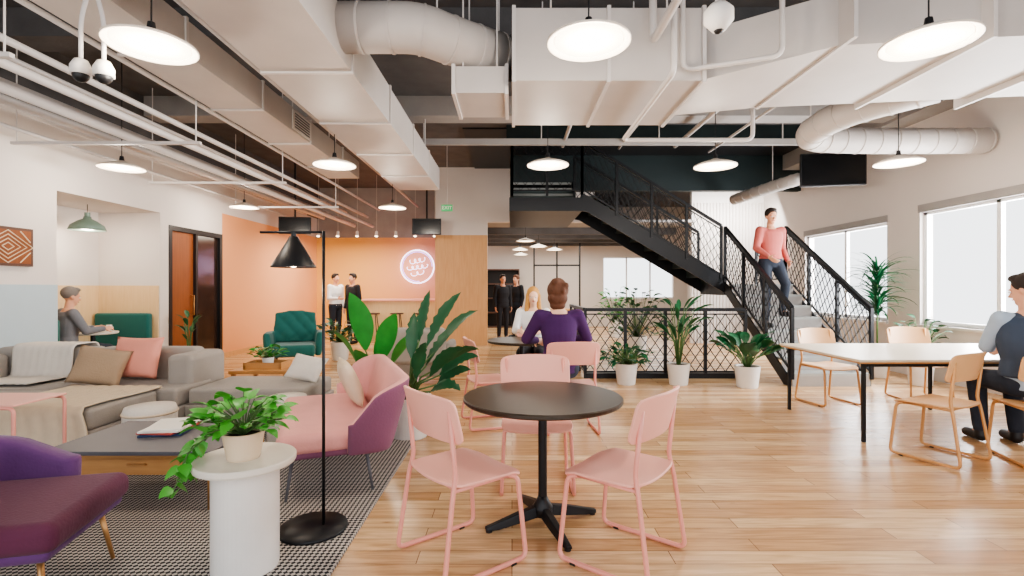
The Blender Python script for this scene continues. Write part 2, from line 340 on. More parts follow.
for i,(pts,r) in enumerate([([(1.1,1.6,CZ),(1.1,1.6,3.3),(1.1,3.9,3.3),(1.1,3.9,CZ)],.03),([(.95,3.95,CZ),(.95,3.95,3.75),(1.35,3.95,3.75),(1.35,3.95,3.1),(2.0,3.7,3.1),(2.0,3.7,3.75),(2.0,3.7,CZ)],.02),([(1.2,3.7,CZ),(1.2,3.7,2.98),(1.2,5.4,2.98),(2.6,5.4,2.98),(2.6,5.4,CZ)],.022)]):
    o=V(pts[0]); tag(MB().tube([V(p)-o for p in pts],r,10,rad=.08).build('conduit','pipe',None,smooth=True,loc=o),['straight white conduit overhead in front of the box plenum','white conduit bent around the front of the box plenum','white conduit passing under the box plenum'][i],'conduit')
sm_=T('ceiling_camera','white ceiling camera hanging beside the box plenum','camera',(1.24,3.0,2.98))
MB().cyl((0,0,.1),(0,0,CZ-2.98),.02).build('stem','pipe',sm_); MB().lathe([(0,-.06),(.04,-.055),(.06,-.03),(.085,.0),(.085,.06),(.05,.1),(0,.1)]).build('housing','white',sm_,smooth=True); MB().ell((0,0,-.05),(.03,.03,.025)).build('lens','black',sm_,smooth=True)
for i,x in enumerate((-2.63,-2.49)):
    t=T('dome_camera',['left one of two white dome security cameras on ceiling conduits','right one of two white dome security cameras on ceiling conduits'][i],'security camera',(x,3.05,2.68-.01*i))
    MB().tube([(0,0,.09),(0,0,.35),(.045-.09*i,0,.5),(.045-.09*i,0,CZ-2.66)],.012,8,.1).build('conduit','pipe',t,smooth=True)
    hs=MB().lathe([(0,.09),(.035,.09),(.055,.05),(.055,.0),(.0,.0)]).build('housing','white',t,smooth=True); MB().ell((0,0,0),(.045,.045,.045)).build('lens_dome','black',hs,smooth=True)
# ---------------------------------------------------------------- pendants
def pendant(label):
    t=T('pendant_lamp',label,'pendant lamp',(0,0,0),0,'white disc pendants over the lounge')
    sh=MB().lathe([(.0,.085),(.03,.085),(.06,.07),(.2,.025),(.25,.0),(.25,-.012),(.243,-.012),(.19,.012),(.05,.05),(.0,.05)],seg=40).build('lamp_shade','lampwhite',t,smooth=True)
    MB().lathe([(0,.02),(.12,.015),(.205,.004),(.205,.0),(0,.002)],seg=40).build('diffuser','lampglow',sh,smooth=True)
    MB().cyl((0,0,.085),(0,0,.14),.028,.02).build('lamp_neck','black',t); MB().cyl((0,0,.14),(0,0,CZ-2.86),.005,seg=6).build('cord','black',t); return t
pl=[(.46,3.0,'over the dark round table with pink chairs'),(2.5,3.0,'nearest the right windows, front row'),(-2.2,3.05,'beside the security cameras'),(.43,6.0,'in front of the black stair landing'),(2.46,6.05,'in front of the upper stair flight'),(4.56,5.9,'over the long work table by the windows'),(-4.8,6.15,'near the wall with the alcove'),(-2.13,6.0,'hung just left of the widest duct over the lounge'),(-4.9,9.15,'outside the wooden glass door'),(-2.2,9.2,'in the back row near the neon sign'),]
p0=None
for x,y,w in pl:
    lb='white disc pendant lamp '+w
    if p0 is None: p0=pendant(lb); p0.location=(x,y,2.86)
    else: dup(p0,(x,y,2.86),0,lb)
    l=bpy.data.lights.new('pendant_light','POINT'); l.energy=28; l.color=(1,.89,.76); l.shadow_soft_size=.12; lo=bpy.data.objects.new('pendant_light',l); COL.objects.link(lo); lo.location=(x,y,2.72)
for x,y,z,w in [(.35,13.0,2.6,'nearest in the far room'),(.75,14.2,2.55,'second in the far room, right of the nearest'),(.25,15.4,2.55,'third in the far room'),(1.3,15.4,2.55,'rightmost in the far room'),(.3,16.9,2.5,'deepest in the far room')]: dup(p0,(x,y,z),0,'small-looking white disc pendant '+w,'pendants in the far room')
# ---------------------------------------------------------------- chairs
def chair(label,mseat,mtube,cat_group):
    t=T('sled_chair',label,'chair',(0,0,0),0,cat_group)   # front = +Y
    def seat(u,v):
        a=(u-.5)*2; b=(v-.5)*2
        k=(abs(a)**6+abs(b)**6)**(1/6) if (a or b) else 1; mx=max(abs(a),abs(b)); f=mx/k if k else 1
        x=a*f*.245; y=b*f*.22; w=1-.05*(1-v)
        z=.458-.016*math.exp(-((x/.16)**2))*(1-.4*v)-.022*max(0,v-.82)/.18+.010*max(0,.12-v)/.12
        return (x*w,y,z)
    m=MB().grid(seat,18,16)
    m.build('seat',mseat,t,smooth=True,solid=.014,bevel=.004)
    def back(u,v):
        a=(u-.5)*2; b=(v-.5)*2
        k=(abs(a)**8+abs(b)**8)**.125 if (a or b) else 1; f=max(abs(a),abs(b))/k if k else 1
        a=a*f; b=b*f
        return (a*.255,-.245+.06*a*a-.03*b,.77+b*.112-.012*a*a)
    MB().grid(back,20,10).build('backrest',mseat,t,smooth=True,solid=.014,bevel=.004)
    for s in (-1,1):
        fr=MB().tube([(s*.21,-.218,.86),(s*.21,-.18,.50),(s*.22,-.20,.42),(s*.24,-.26,.014),(s*.24,.22,.014),(s*.22,.18,.43),(s*.19,.10,.437)],.0125,8,rad=.045).build('side_frame',mtube,t,smooth=True)
        MB().tube([(s*.215,-.19,.437),(s*.205,.15,.437)],.010,8).build('seat_rail',mtube,t,smooth=True)
        MB().box(s*.24-.012,s*.24+.012,.12,.15,0,.012).build('floor_glide','black',fr)
    for y in (-.17,.13): MB().tube([(-.21,y,.434),(.21,y,.434)],.009,8).build('crossbar',mtube,t,smooth=True)
    return t
def face(x,y,deg): return (x,y,0),R(deg-90)
PGc='pink sled chairs'
c1=chair('pink metal chair with its back to the floor lamp, left of the dark round table','pink','pink_tube',PGc); c1.location,c1.rotation_euler[2]=face(-.25,2.6,38)
def ch(base,x,y,deg,label,grp=None): return dup(base,(x,y,0),R(deg-90),label,grp)
ch(c1,.56,2.6,142,'pink metal chair right of the dark round table, back turned to the right')
ch(c1,.17,3.5,-90,'pink metal chair on the far side of the dark round table, facing the camera')
ch(c1,.56,4.9,95,'pink metal chair carrying the woman in the purple sweater')
ch(c1,-.22,5.1,15,'empty pink metal chair left of the second round table')
ch(c1,.3,7.0,-100,'pink metal chair under the blonde woman at the second table')
tc=chair('tan metal chair turned at the near side of the long work table','tan','tan_tube','tan sled chairs at the long work table'); tc.location,tc.rotation_euler[2]=face(3.48,4.1,116)
ch(tc,3.8,6.0,-80,'tan chair tucked at the far left corner of the long work table')
ch(tc,5.05,6.2,-95,'tan chair behind the long work table, middle of the far side')
ch(tc,4.22,3.98,75,'tan chair carrying the man in the grey vest')
# ---------------------------------------------------------------- round tables
def round_table(label,x,y,r,group=None):
    t=T('round_table',label,'table',(x,y,0),R(20),group)
    MB().lathe([(0,.715),(r-.03,.715),(r-.008,.72),(r,.728),(r,.743),(r-.006,.748),(0,.748)],seg=64).build('tabletop','table_dark',t,smooth=False)
    MB().cyl((0,0,.07),(0,0,.69),.026,seg=20).cyl((0,0,.69),(0,0,.715),.12,.14).build('column','black_metal',t,smooth=False)
    MB().lathe([(0,.05),(.055,.05),(.06,.1),(.035,.14),(.027,.16),(0,.16)]).build('hub','black_metal',t,smooth=True)
    for k in range(4):
        a=k*PI/2; d=V((math.cos(a),math.sin(a),0)); n=V((-d.y,d.x,0))
        m=MB(); rs=[]
        for q,(w,z0,z1) in [(.03,(.03,.05,.11)),(.15,(.028,.03,.085)),(.28,(.024,.012,.05)),(.35,(.02,.012,.032))]:
            rs.append([d*q+n*w+V((0,0,z0)),d*q-n*w+V((0,0,z0)),d*q-n*w*.7+V((0,0,z1)),d*q+n*w*.7+V((0,0,z1))])
        m.rings(rs); ft=m.build('foot','black_metal',t,bevel=.005)
        MB().cyl(d*.33,d*.33+V((0,0,.014)),.018).build('glide','black',ft)
    return t
round_table('dark round pedestal table in the foreground between pink chairs',.18,2.94,.465)
round_table('smaller-looking dark round table where two women sit',.12,6.1,.42)
# ---------------------------------------------------------------- long table
t=T('work_table','long pale-topped work table with black legs by the right windows','table',(4.75,5.08,0))
MB().box(-1.68,1.5,-.66,.66,.722,.745).build('tabletop','tabletop_warm',t,bevel=.004)
MB().box(-1.67,1.49,-.65,.65,.708,.722).build('edge_band','wood',t)
for x in (-1.6,0,1.42):
    for y in (-.6,.6): MB().box(x-.015,x+.015,y-.015,y+.015,0,.71).build('leg','black_metal',t,bevel=.003)
MB().box(-1.6,1.42,-.61,-.59,.675,.708).build('apron','black_metal',t); MB().box(-1.6,1.42,.59,.61,.675,.708).build('apron','black_metal',t)
# ---------------------------------------------------------------- upholstery
def rbox(x0,x1,y0,y1,z0,z1,name,m,t,b=.035): return MB().box(x0,x1,y0,y1,z0,z1).build(name,m,t,smooth=True,bevel=b,seg=4)
def pillow(label,w,h,th,m,loc,rot,name='throw_pillow',group=None):
    mb=MB(); n=14
    def fn(sg):
        def f(u,v):
            a=(u-.5)*2;b=(v-.5)*2; k=max(0,(1-abs(a)**3)*(1-abs(b)**3))**.5
            return (a*w/2*(1-.07*(1-b*b)),sg*th/2*k,b*h/2*(1-.07*(1-a*a)))
        return f
    mb.grid(fn(1),n,n); mb.grid(fn(-1),n,n); bmesh.ops.remove_doubles(mb.bm,verts=mb.bm.verts,dist=.0005)
    o=mb.build(name,m,None,smooth=True); o.location=loc; o.rotation_euler=rot
    return tag(o,label,'pillow',group)
def sweep_back(path,z0,z1,th,lean,n=20,taper=0,fr=.2,sq=.5):
    P=fillet([V((x,y,0)) for x,y in path],fr,7); rs=[]; N_=len(P); yb=min(p.y for p in P); yf=max(p.y for p in P)
    pts=[]
    for i in range(N_):
        tn=(P[min(i+1,N_-1)]-P[max(i-1,0)]).normalized(); pts.append((P[i],V((tn.y,-tn.x,0))))
    def ring(p,nn,sc,ex):
        r=[]; zt=z1-taper*((p.y-yb)/(yf-yb))**1.3
        for k in range(n):
            a=2*PI*k/n; c,s_=math.cos(a),math.sin(a)
            cx=math.copysign(abs(c)**sq,c)*th/2*sc; cz=math.copysign(abs(s_)**sq,s_)
            z=(z0+zt)/2+cz*(zt-z0)/2*(.85+.15*sc)
            r.append(p+ex+nn*(cx+lean*(z-z0)/(z1-z0))+V((0,0,z)))
        return r
    t0=(P[0]-P[1]).normalized(); t1=(P[-1]-P[-2]).normalized()
    rs.append(ring(*pts[0],.3,t0*th*.4)); rs.append(ring(*pts[0],.8,t0*th*.25))
    for p,nn in pts: rs.append(ring(p,nn,1,V()))
    rs.append(ring(*pts[-1],.8,t1*th*.25)); rs.append(ring(*pts[-1],.3,t1*th*.4))
    m=MB(); m.rings(rs,True,lambda j:1 if (j<n/4-1 or j>=3*n/4) else 0)
    return m
def shell_seat(name,label,cat,loc,rz,w,d,zt,mseat,min_,mout,mleg,lean=.09,wrap=.1,taper=.0,th=.11,fr=.2):
    t=T(name,label,cat,loc,rz)    # front +Y
    MB().box(-w/2,w/2,-d/2,d/2,.31,.44).build('seat_cushion',mseat,t,smooth=True,bevel=.05,seg=5)
    MB().box(-w/2+.02,w/2-.02,-d/2+.02,d/2-.03,.275,.33).build('seat_shell',mout,t,smooth=True,bevel=.025,seg=3)
    path=[(-w/2-.02,-d/2+wrap),(-w/2-.02,-d/2-.03),(w/2+.02,-d/2-.03),(w/2+.02,-d/2+wrap)]
    sweep_back(path,.29,zt,th,lean,taper=taper,fr=fr,sq=.35).build('backrest',[min_,mout],t,smooth=True)
    for sx in (-1,1):
        for sy in (-1,1):
            MB().cyl((sx*(w/2-.1),sy*(d/2-.1),.28),(sx*(w/2-.06),sy*(d/2-.06),.012),.013,.009).build('leg',mleg,t,smooth=True)
    return t
shell_seat('lounge_sofa','small pink and mauve lounge sofa behind the black floor lamp','sofa',(-1.42,3.85,0),R(112),1.32,.66,.77,'rosefab','rosefab','mauve','slate',.13,.2,.26,.075,.12)
shell_seat('lounge_armchair','purple armchair with plum seat at the lower left corner','armchair',(-2.2,2.22,0),R(-76),.64,.62,.66,'plum','purple','purple','gold',.03,.32,.14,.12)
pillow('beige patterned pillow leaning in the pink lounge sofa',.46,.38,.13,'cream',(-1.32,4.08,.62),(R(-24),0,R(112)))
t=T('sectional_sofa','large light grey sectional sofa along the left of the rug','sofa',(-4,4.9,0))
def L(x0,x1,y0,y1): return (x0+4,x1+4,y0-4.9,y1-4.9)
rbox(*L(-5.4,-3.1,4.6,5.5),.07,.27,'base','grey_fab',t,.02); rbox(*L(-5.2,-3.25,3.85,4.62),.07,.27,'base','grey_fab',t,.02); rbox(*L(-3.1,-1.95,4.72,5.5),.07,.27,'base','grey_fab',t,.02)
rbox(*L(-4.25,-3.12,4.64,5.22),.265,.44,'seat_cushion','grey_fab',t); rbox(*L(-5.38,-4.27,4.64,5.22),.265,.44,'seat_cushion','grey_fab',t)
rbox(*L(-5.18,-3.27,3.87,4.62),.265,.44,'seat_cushion','grey_fab',t); rbox(*L(-3.08,-1.97,4.74,5.48),.265,.42,'seat_cushion','grey_fab',t)
rbox(*L(-5.4,-4.35,5.2,5.42),.3,.76,'back_cushion','grey_fab',t,.06); rbox(*L(-4.33,-3.3,5.2,5.42),.3,.76,'back_cushion','grey_fab',t,.06)
rbox(*L(-3.4,-3.14,4.9,5.5),.28,.72,'armrest','grey_fab',t,.06)
rbox(*L(-5.45,-5.2,3.87,5.2),.3,.7,'back_cushion','grey_fab',t,.06)
for x,y in [(-5.1,3.95),(-3.35,3.95),(-2.05,4.8),(-2.05,5.4)]: MB().cyl((x+4,y-4.9,0.0),(x+4,y-4.9,.08),.02).build('foot','black',t)
pillow('salmon pink square pillow on the grey sectional',.52,.42,.15,'pinkpil',(-3.78,5.04,.68),(R(-14),0,R(-6)))
pillow('taupe square pillow in front of the salmon pink one',.46,.38,.13,'taupe',(-4.0,4.85,.62),(R(-24),R(10),R(12)))
pillow('cream pillow lying at the right end of the sectional, beside the white pouf',.38,.3,.12,'white_fab',(-2.14,5.2,.55),(R(-40),R(8),R(-10)))
def throw(label,fn,nf):
    TB=T('throw_blanket',label,'blanket',(0,0,0))
    MB().grid(fn,40,40).build('blanket_cloth','cream',TB,smooth=True,solid=.012)
    fg=MB()
    for i in range(nf):
        p=V(fn(i/(nf-1),1)); fg.bar(p,p+V((random.uniform(-.012,.012),random.uniform(-.012,.004),-.06)),.006)
    fo=fg.build('fringe','cream',TB); fo['kind']='stuff'
def blank(u,v):
    x=-4.15+u*.86+.02*math.sin(v*9); s=v*1.3
    wob=.012*math.sin(u*22+v*3)
    if s<.85: return (x,4.7-s,.455+abs(wob)*.6)
    q=s-.85; return (x+.03*math.sin(q*8),3.845-.012-abs(wob)-.02*q,.445-q)
throw('cream woven fringed throw blanket draped over the sectional seat edge',blank,60)
def blank2(u,v):
    x=-5.1+u*.62-.1*v; wob=.008*math.sin(u*26+v*4)
    P=fillet([V((0,5.46,.5)),V((0,5.46,.79)),V((0,5.165,.79)),V((0,5.165,.465)),V((0,4.75,.465))],.06,6)
    d=[0]
    for a,b in zip(P,P[1:]): d.append(d[-1]+(b-a).length)
    s=v*d[-1]; i=0
    while i<len(P)-2 and d[i+1]<s: i+=1
    q=P[i].lerp(P[i+1],(s-d[i])/max(1e-6,d[i+1]-d[i]))
    return (x,q.y-abs(wob),q.z+abs(wob))
TB=T('throw_blanket','cream throw laid over the sofa back at the far left','blanket',(0,0,0)); MB().grid(blank2,30,50).build('blanket_cloth','white_fab',TB,smooth=True,solid=.012)
def pouf(x,y,r,h,label):
    t=T('pouf',label,'pouf',(x,y,.0)); b=MB().lathe([(0,.01),(r*.9,.01),(r,.04),(r,h-.05),(r*.93,h-.01),(0,h)],seg=40).build('cushion_body','white_fab',t,smooth=True)
    MB().lathe([(r+.004,h-.07),(r+.008,h-.06),(r+.004,h-.05),(r-.02,h-.06)],seg=40).build('piping','cream',b,smooth=True); return t
pouf(-2.98,4.12,.19,.42,'round white pouf between the blanket and the coffee table'); pouf(-2.02,4.5,.17,.42,'round white pouf behind the pink lounge sofa arm')
t=T('coffee_table','low slate-topped coffee table with gold legs on the rug','coffee table',(-2.3,3.42,.012))
MB().box(-.6,.46,-.36,.36,.34,.365).build('tabletop','slate',t,bevel=.004); db=MB().box(-.5,.38,-.3,.3,.2,.33).build('box_drawer','wood',t,bevel=.004)
MB().box(-.1,.02,-.312,-.3,.262,.272).build('drawer_pull','gold',db)
for y in (-.335,.335): MB().box(-.58,.44,y-.005,y+.005,.32,.34).build('rail','gold',t)
for x in (-.57,.43):
    for y in (-.33,.33): MB().cyl((x,y,0),(x,y,.34),.011).build('leg','gold',t,smooth=True)
MG='magazines stacked on the coffee table'
for i,(c,w,a,lb) in enumerate([('navy',.27,10,'navy magazine at the bottom of the coffee table stack'),('paper_red',.25,-4,'red magazine second in the coffee table stack'),('paper',.26,6,'white magazine third in the coffee table stack'),('paper',.23,16,'white magazine on top of the coffee table stack')]):
    o=MB().box(-w/2,w/2,-.16,.16,0,.012).build('magazine',c,None,bevel=.002); o.location=(-2.4,3.52,.378+i*.0125); o.rotation_euler[2]=R(a); tag(o,lb,'magazine',MG)
t=T('side_table','pink tube-framed side table at the left edge beside the sofa','side table',(-3.55,3.52,.012))
MB().box(-.42,.24,-.2,.2,.575,.59).build('tabletop','pink',t,bevel=.005)
for y in (-.19,.19): MB().tube([(-.42,y,.565),(.23,y,.565),(.23,y,.012),(-.42,y,.012)],.012,8,.04).build('frame_loop','pink_tube',t,smooth=True)
MB().tube([(-.42,-.19,.012),(-.42,.19,.012)],.012,8).build('crossbar','pink_tube',t,smooth=True)
t=T('pedestal_table','white drum pedestal table holding the trailing plant','side table',(-1.31,2.46,.012))
MB().lathe([(0,0),(.15,0),(.152,.01),(.152,.5),(0,.5)],seg=48).build('pedestal','pot_white',t); MB().lathe([(0,.5),(.2,.5),(.226,.506),(.23,.515),(.23,.535),(.226,.54),(0,.54)],seg=56).build('tabletop','tabletop_white',t)
# ---------------------------------------------------------------- floor lamp
t=T('floor_lamp','black floor lamp with cone shade beside the white pedestal table','floor lamp',(-1.13,2.84,.012))
MB().lathe([(0,0),(.185,0),(.19,.006),(.185,.018),(.03,.03),(0,.03)],seg=48).build('base','black_metal',t,smooth=True)
MB().cyl((.06,0,.02),(.06,0,1.69),.009,seg=12).build('pole','black_metal',t,smooth=True)
MB().tube([(-.3,0,1.685),(.06,0,1.685)],.007,8).build('arm','black_metal',t,smooth=True)
sh=MB().lathe([(.018,1.66),(.022,1.66),(.12,1.49),(.122,1.485),(.116,1.485),(.014,1.655)],(-.11,0,0),32).build('lamp_shade','black',t,smooth=True)
MB().cyl((-.11,0,1.65),(-.11,0,1.69),.014).build('shade_cap','black_metal',sh); MB().ell((-.11,0,1.525),(.035,.035,.04)).build('bulb','lampglow',sh,smooth=True)
l=bpy.data.lights.new('floor_lamp_light','POINT'); l.energy=3; l.color=(1,.8,.6); l.shadow_soft_size=.04; lo=bpy.data.objects.new('floor_lamp_light',l); COL.objects.link(lo); lo.location=(-1.24,2.84,1.47)
# ---------------------------------------------------------------- plants
def pot(t,r,h,m='pot_white',r2=None):
    r2=r2 or r*.8
    p=MB().lathe([(0,0),(r2*.95,0),(r2,.01),(r,h),(r*.9,h),(r*.86,h-.03),(0,h-.03)],seg=36).build('pot',m,t,smooth=False); MB().lathe([(0,h-.035),(r*.87,h-.035),(r*.85,h-.02),(0,h-.02)],seg=24).build('soil','soil',p)
def plant(label,x,y,z,kind,r,h,H,n,m='leaf',mp='pot_white',Lf=.3,w=.12,spread=.9,name='potted_plant',cat='potted plant'):
    t=T(name,label,cat,(x,y,z),random.uniform(0,6)); pot(t,r,h,mp); f=MB(); st=MB()
    for i in range(n):
        a=2.4*i+random.uniform(-.3,.3); k=random.uniform(.25,1)
        d=V((math.cos(a),math.sin(a),0))
        if kind=='stalk':
            top=d*spread*k*.5*H+V((0,0,h+(H-h)*random.uniform(.3,.75)))
            st.tube([d*.02+V((0,0,h-.03)),d*spread*k*.2*H+V((0,0,h+(H-h)*.3)),top],.006,6,.1)
            f.leaf(top,d*(.35+k*.7)+V((0,0,1.0-k*.4)),Lf*random.uniform(.75,1.15),w*random.uniform(.8,1.1),random.uniform(.3,.8),.3)
        elif kind=='spike':
            zz=h+(H-h)*random.uniform(.35,.8); f.leaf(V((0,0,zz))+d*.01,d+V((0,0,random.uniform(.0,1.3))),Lf*random.uniform(.7,1.1),w,random.uniform(.5,1.1),.2,'blade')
        elif kind=='bush':
            q=V((d.x*spread*k*.5*H,d.y*spread*k*.5*H,h+(H-h)*random.uniform(.05,.85)*(1.1-.5*k)))
            st.tube([V((0,0,h-.03)),q*.5+V((0,0,h*.5)),q],.004,5)
            f.leaf(q,d+V((0,0,random.uniform(-.2,.9))),Lf*random.uniform(.7,1.1),w*random.uniform(.8,1.1),random.uniform(.3,.9),.25,'heart')
    if kind=='spike': st.cyl((0,0,h-.03),(0,0,h+(H-h)*.8),.014,.008)
    st.build('stem','stem',t,smooth=True); f.build('foliage',m,t,smooth=True,recalc=False); return t
t=T('trailing_plant','trailing green pothos in a beige pot on the white pedestal table','potted plant',(-1.31,2.44,.552))
pot(t,.095,.13,'pot_beige',.075); f=MB(); st=MB()
for i in range(95):
    a=random.uniform(0,2*PI); k=random.random()**.5; d=V((math.cos(a),math.sin(a),0)); q=d*.2*k+V((0,0,.15+random.uniform(.0,.19)*(1.25-k)))
    st.tube([V((0,0,.11)),q*.5+V((0,0,.08)),q],.0025,5); f.leaf(q,d+V((0,0,random.uniform(-.3,.9))),random.uniform(.065,.105),random.uniform(.05,.08),.5,.2,'heart',5)
for a0,Lh in [(3.3,.05),(3.8,.12),(2.9,.02),(3.05,.13)]:
    d=V((math.cos(a0),math.sin(a0),0)); P=[V((0,0,.12)),d*.14+V((0,0,.14)),d*.24+V((0,0,.06)),d*.27+V((0,0,-Lh*.5)),d*.3+V((0,0,-Lh))]
    st.tube(P,.003,5,.05)
    for k in range(10):
        s=.3+k*.69/10; i=min(3,int(s*4)); q=P[i].lerp(P[i+1],s*4-i); b=d*.6+V((random.uniform(-1,1),random.uniform(-1,1),-.3)); f.leaf(q,b,random.uniform(.06,.09),.06,.5,.2,'heart',5)
st.build('stem','stem',t); f.build('foliage','leaf_light',t,smooth=True,recalc=False)
def big(label,x,y,leaves,m,r=.2,h=.38,rag=0):
    t=T('large_potted_plant',label,'potted plant',(x,y,0)); pot(t,r,h); f=MB(); st=MB()
    for dx,dy,zt,Lf,w,el,dr in leaves:
        d=V((dx,dy,0)); top=V((dx*.6,dy*.6,zt)); st.tube([V((dx*.05,dy*.05,h-.04)),V((dx*.2,dy*.2,h+(zt-h)*.6)),top],[.012,.01,.008],6)
        f.leaf(top,d.normalized()*math.cos(el)+V((0,0,math.sin(el))),Lf,w,dr,.25,n=14,tw=random.choice((-1,1))*(.8 if abs(dx)>abs(dy) else .15),rag=rag)
    st.build('stem','stem',t,smooth=True); f.build('foliage',m,t,smooth=True,recalc=False); return t
big('tall dark-leaved plant in a white pot right of the pink lounge sofa',-.95,4.65,[(.26,.05,.84,.6,.15,1.1,.2),(.42,-.08,.8,.56,.14,.95,.4),(.12,.15,.88,.5,.14,1.35,.1),(.35,-.2,.58,.5,.13,.85,.5),(.45,.1,.56,.42,.13,.7,.6),(.0,.12,.72,.45,.14,1.35,.2),(.4,.2,.46,.38,.12,.6,.6),(.14,-.22,.56,.42,.13,1.2,.4),(.26,-.05,.66,.48,.14,1.05,.4),(.35,-.2,.44,.36,.12,.5,.8),(.5,-.05,.66,.4,.12,.7,.6)],'leaf_dark',rag=.4)
big('plant with broad bright green leaves rising behind the pink lounge sofa',-1.38,5.05,[(-.14,-.1,.76,.6,.24,1.35,.1),(.14,-.1,.66,.52,.2,1.25,.2),(-.34,.1,.6,.42,.18,1.0,.3),(.25,.1,.6,.42,.18,1.0,.4),(0,.3,.55,.45,.18,1.2,.4),(-.05,-.3,.5,.4,.18,1.1,.4)],'leaf',.18,.34)
plant('low dark fern in a white pot, leftmost in front of the black mesh railing',1.64,7.18,0,'bush',.16,.3,.62,80,'leaf_dark',Lf=.18,w=.06,spread=1.05)
plant('tall slim plant in a white pot, middle of the pots at the black railing',2.38,7.15,0,'stalk',.16,.3,1.4,26,'leaf_dark',Lf=.3,w=.07,spread=.32)
plant('wide glossy plant in a white pot, nearest the stair foot',3.27,6.95,0,'stalk',.17,.3,.74,34,'leaf_dark',Lf=.26,w=.15,spread=.95)
plant('tall spiky dracaena standing in front of the pillar between the windows',5.66,7.75,0,'spike',.18,.35,2.05,170,'leaf_dark',Lf=.52,w=.04)
plant('bushy leafy plant right of the spiky dracaena behind the work table',5.8,7.1,0,'bush',.17,.5,1.1,70,'leaf_dark',Lf=.14,w=.06,spread=.5)
plant('shrub seen past the stair behind the black railing',2.55,10.2,0,'bush',.2,.4,1.6,110,'leaf_dark',Lf=.18,w=.09,spread=.7)
plant('small bush by the far windows beneath the stair flight',2.9,14,0,'bush',.22,.5,1.7,80,'leaf',Lf=.2,w=.1,spread=.6)
plant('slim plant beside the wooden glass door',-5.3,8.2,0,'stalk',.13,.3,1.1,12,'leaf_dark',Lf=.2,w=.07,spread=.25)
plant('leafy plant standing below the two talking men',-3.3,9.6,0,'bush',.18,.35,.85,60,'leaf_dark',Lf=.18,w=.09,spread=.9)
t=T('low_table','low wooden table behind the sectional carrying a small plant','side table',(-3.0,6.2,0)); MB().box(-.35,.35,-.3,.3,.36,.4).build('tabletop','wood',t,bevel=.005)
for sx in (-1,1):
    for sy in (-1,1): MB().box(sx*.31-.02,sx*.31+.02,sy*.26-.02,sy*.26+.02,0,.36).build('leg','wood',t)
tr=T('wooden_tray','wooden box tray on the low table behind the sectional','tray',(-3.0,6.15,.4)); MB().box(-.22,.22,-.14,.14,0,.01).build('tray_bottom','wood_dark',tr); MB().box(-.22,.22,-.15,-.13,0,.08).box(-.22,.22,.13,.15,0,.08).box(-.23,-.21,-.15,.15,0,.08).box(.21,.23,-.15,.15,0,.08).build('tray_rim','wood',tr)
plant('small green plant standing in the wooden tray',-3.0,6.15,.41,'bush',.07,.12,.3,40,'leaf',Lf=.1,w=.06,spread=1.2)
t=T('tufted_armchair','teal tufted velvet armchair in front of the orange wall','armchair',(-3.7,8.5,0),R(200))
MB().box(-.34,.34,-.3,.34,.24,.44).build('seat_cushion','teal',t,smooth=True,bevel=.06,seg=4)
sweep_back([(-.38,.2),(-.38,-.32),(.38,-.32),(.38,.2)],.24,.64,.12,.03).build('arm_wrap',['teal','teal'],t,smooth=True)
def tb(u,v):
    a=(u-.5)*2; x=a*.35*(1-.1*v*v); z=.44+v*.54-.05*a*a*v; bu=.018*math.cos(a*PI*3)*math.cos(v*PI*4)
    return (x,-.27-.1*v+bu,z)
MB().grid(tb,24,20).build('tufted_back','teal',t,smooth=True,solid=.09,bevel=.02)
for sx in (-1,1):
    for sy in (-1,1): MB().cyl((sx*.28,sy*.26,.25),(sx*.32,sy*.32,0),.02,.012).build('leg','wood_dark',t)
t=T('grey_armchair','low light grey armchair glimpsed behind the dark-leaved plant','armchair',(-1.35,7.4,0),R(0))
MB().box(-.4,.4,-.35,.35,.12,.44).build('seat_cushion','grey_fab',t,smooth=True,bevel=.05,seg=3); MB().box(-.42,.42,-.42,-.24,.3,.82).build('backrest','grey_fab',t,smooth=True,bevel=.07,seg=4)
for sx in (-1,1): MB().box(sx*.43-.06,sx*.43+.06,-.36,.34,.14,.6).build('armrest','grey_fab',t,smooth=True,bevel=.05,seg=3)
for sx in (-1,1):
    for sy in (-1,1): MB().cyl((sx*.34,sy*.28,0),(sx*.34,sy*.28,.13),.02).build('leg','wood_dark',t)
# ---------------------------------------------------------------- alcove
def bench(y0,y1,back,label):
    t=T('booth_bench',label,'bench',(-6.2,(y0+y1)/2,0)); d=(y1-y0)/2
    MB().box(-.45,.42,-d,d,.0,.3).build('bench_base','ply_pale',t); MB().box(-.45,.42,-d,d,.3,.46).build('seat_cushion','teal',t,smooth=True,bevel=.04,seg=3)
    yb=(d-.12,d) if back>0 else (-d,-d+.12); MB().box(-.45,.42,*yb,.44,.98).build('bench_back','teal',t,smooth=True,bevel=.04,seg=3)
bench(7.6,8.06,1,'teal upholstered bench at the far side of the alcove'); bench(6.3,6.9,-1,'teal upholstered bench under the man in grey in the alcove')
t=T('booth_table','white round table between the alcove benches','table',(-6.1,7.28,0)); MB().lathe([(0,.71),(.29,.71),(.3,.72),(.3,.74),(0,.742)],seg=40).build('tabletop','tabletop_white',t); MB().cyl((0,0,.02),(0,0,.71),.03).build('column','black_metal',t); MB().lathe([(0,0),(.2,0),(.2,.012),(.03,.03),(0,.03)]).build('base','black_metal',t)
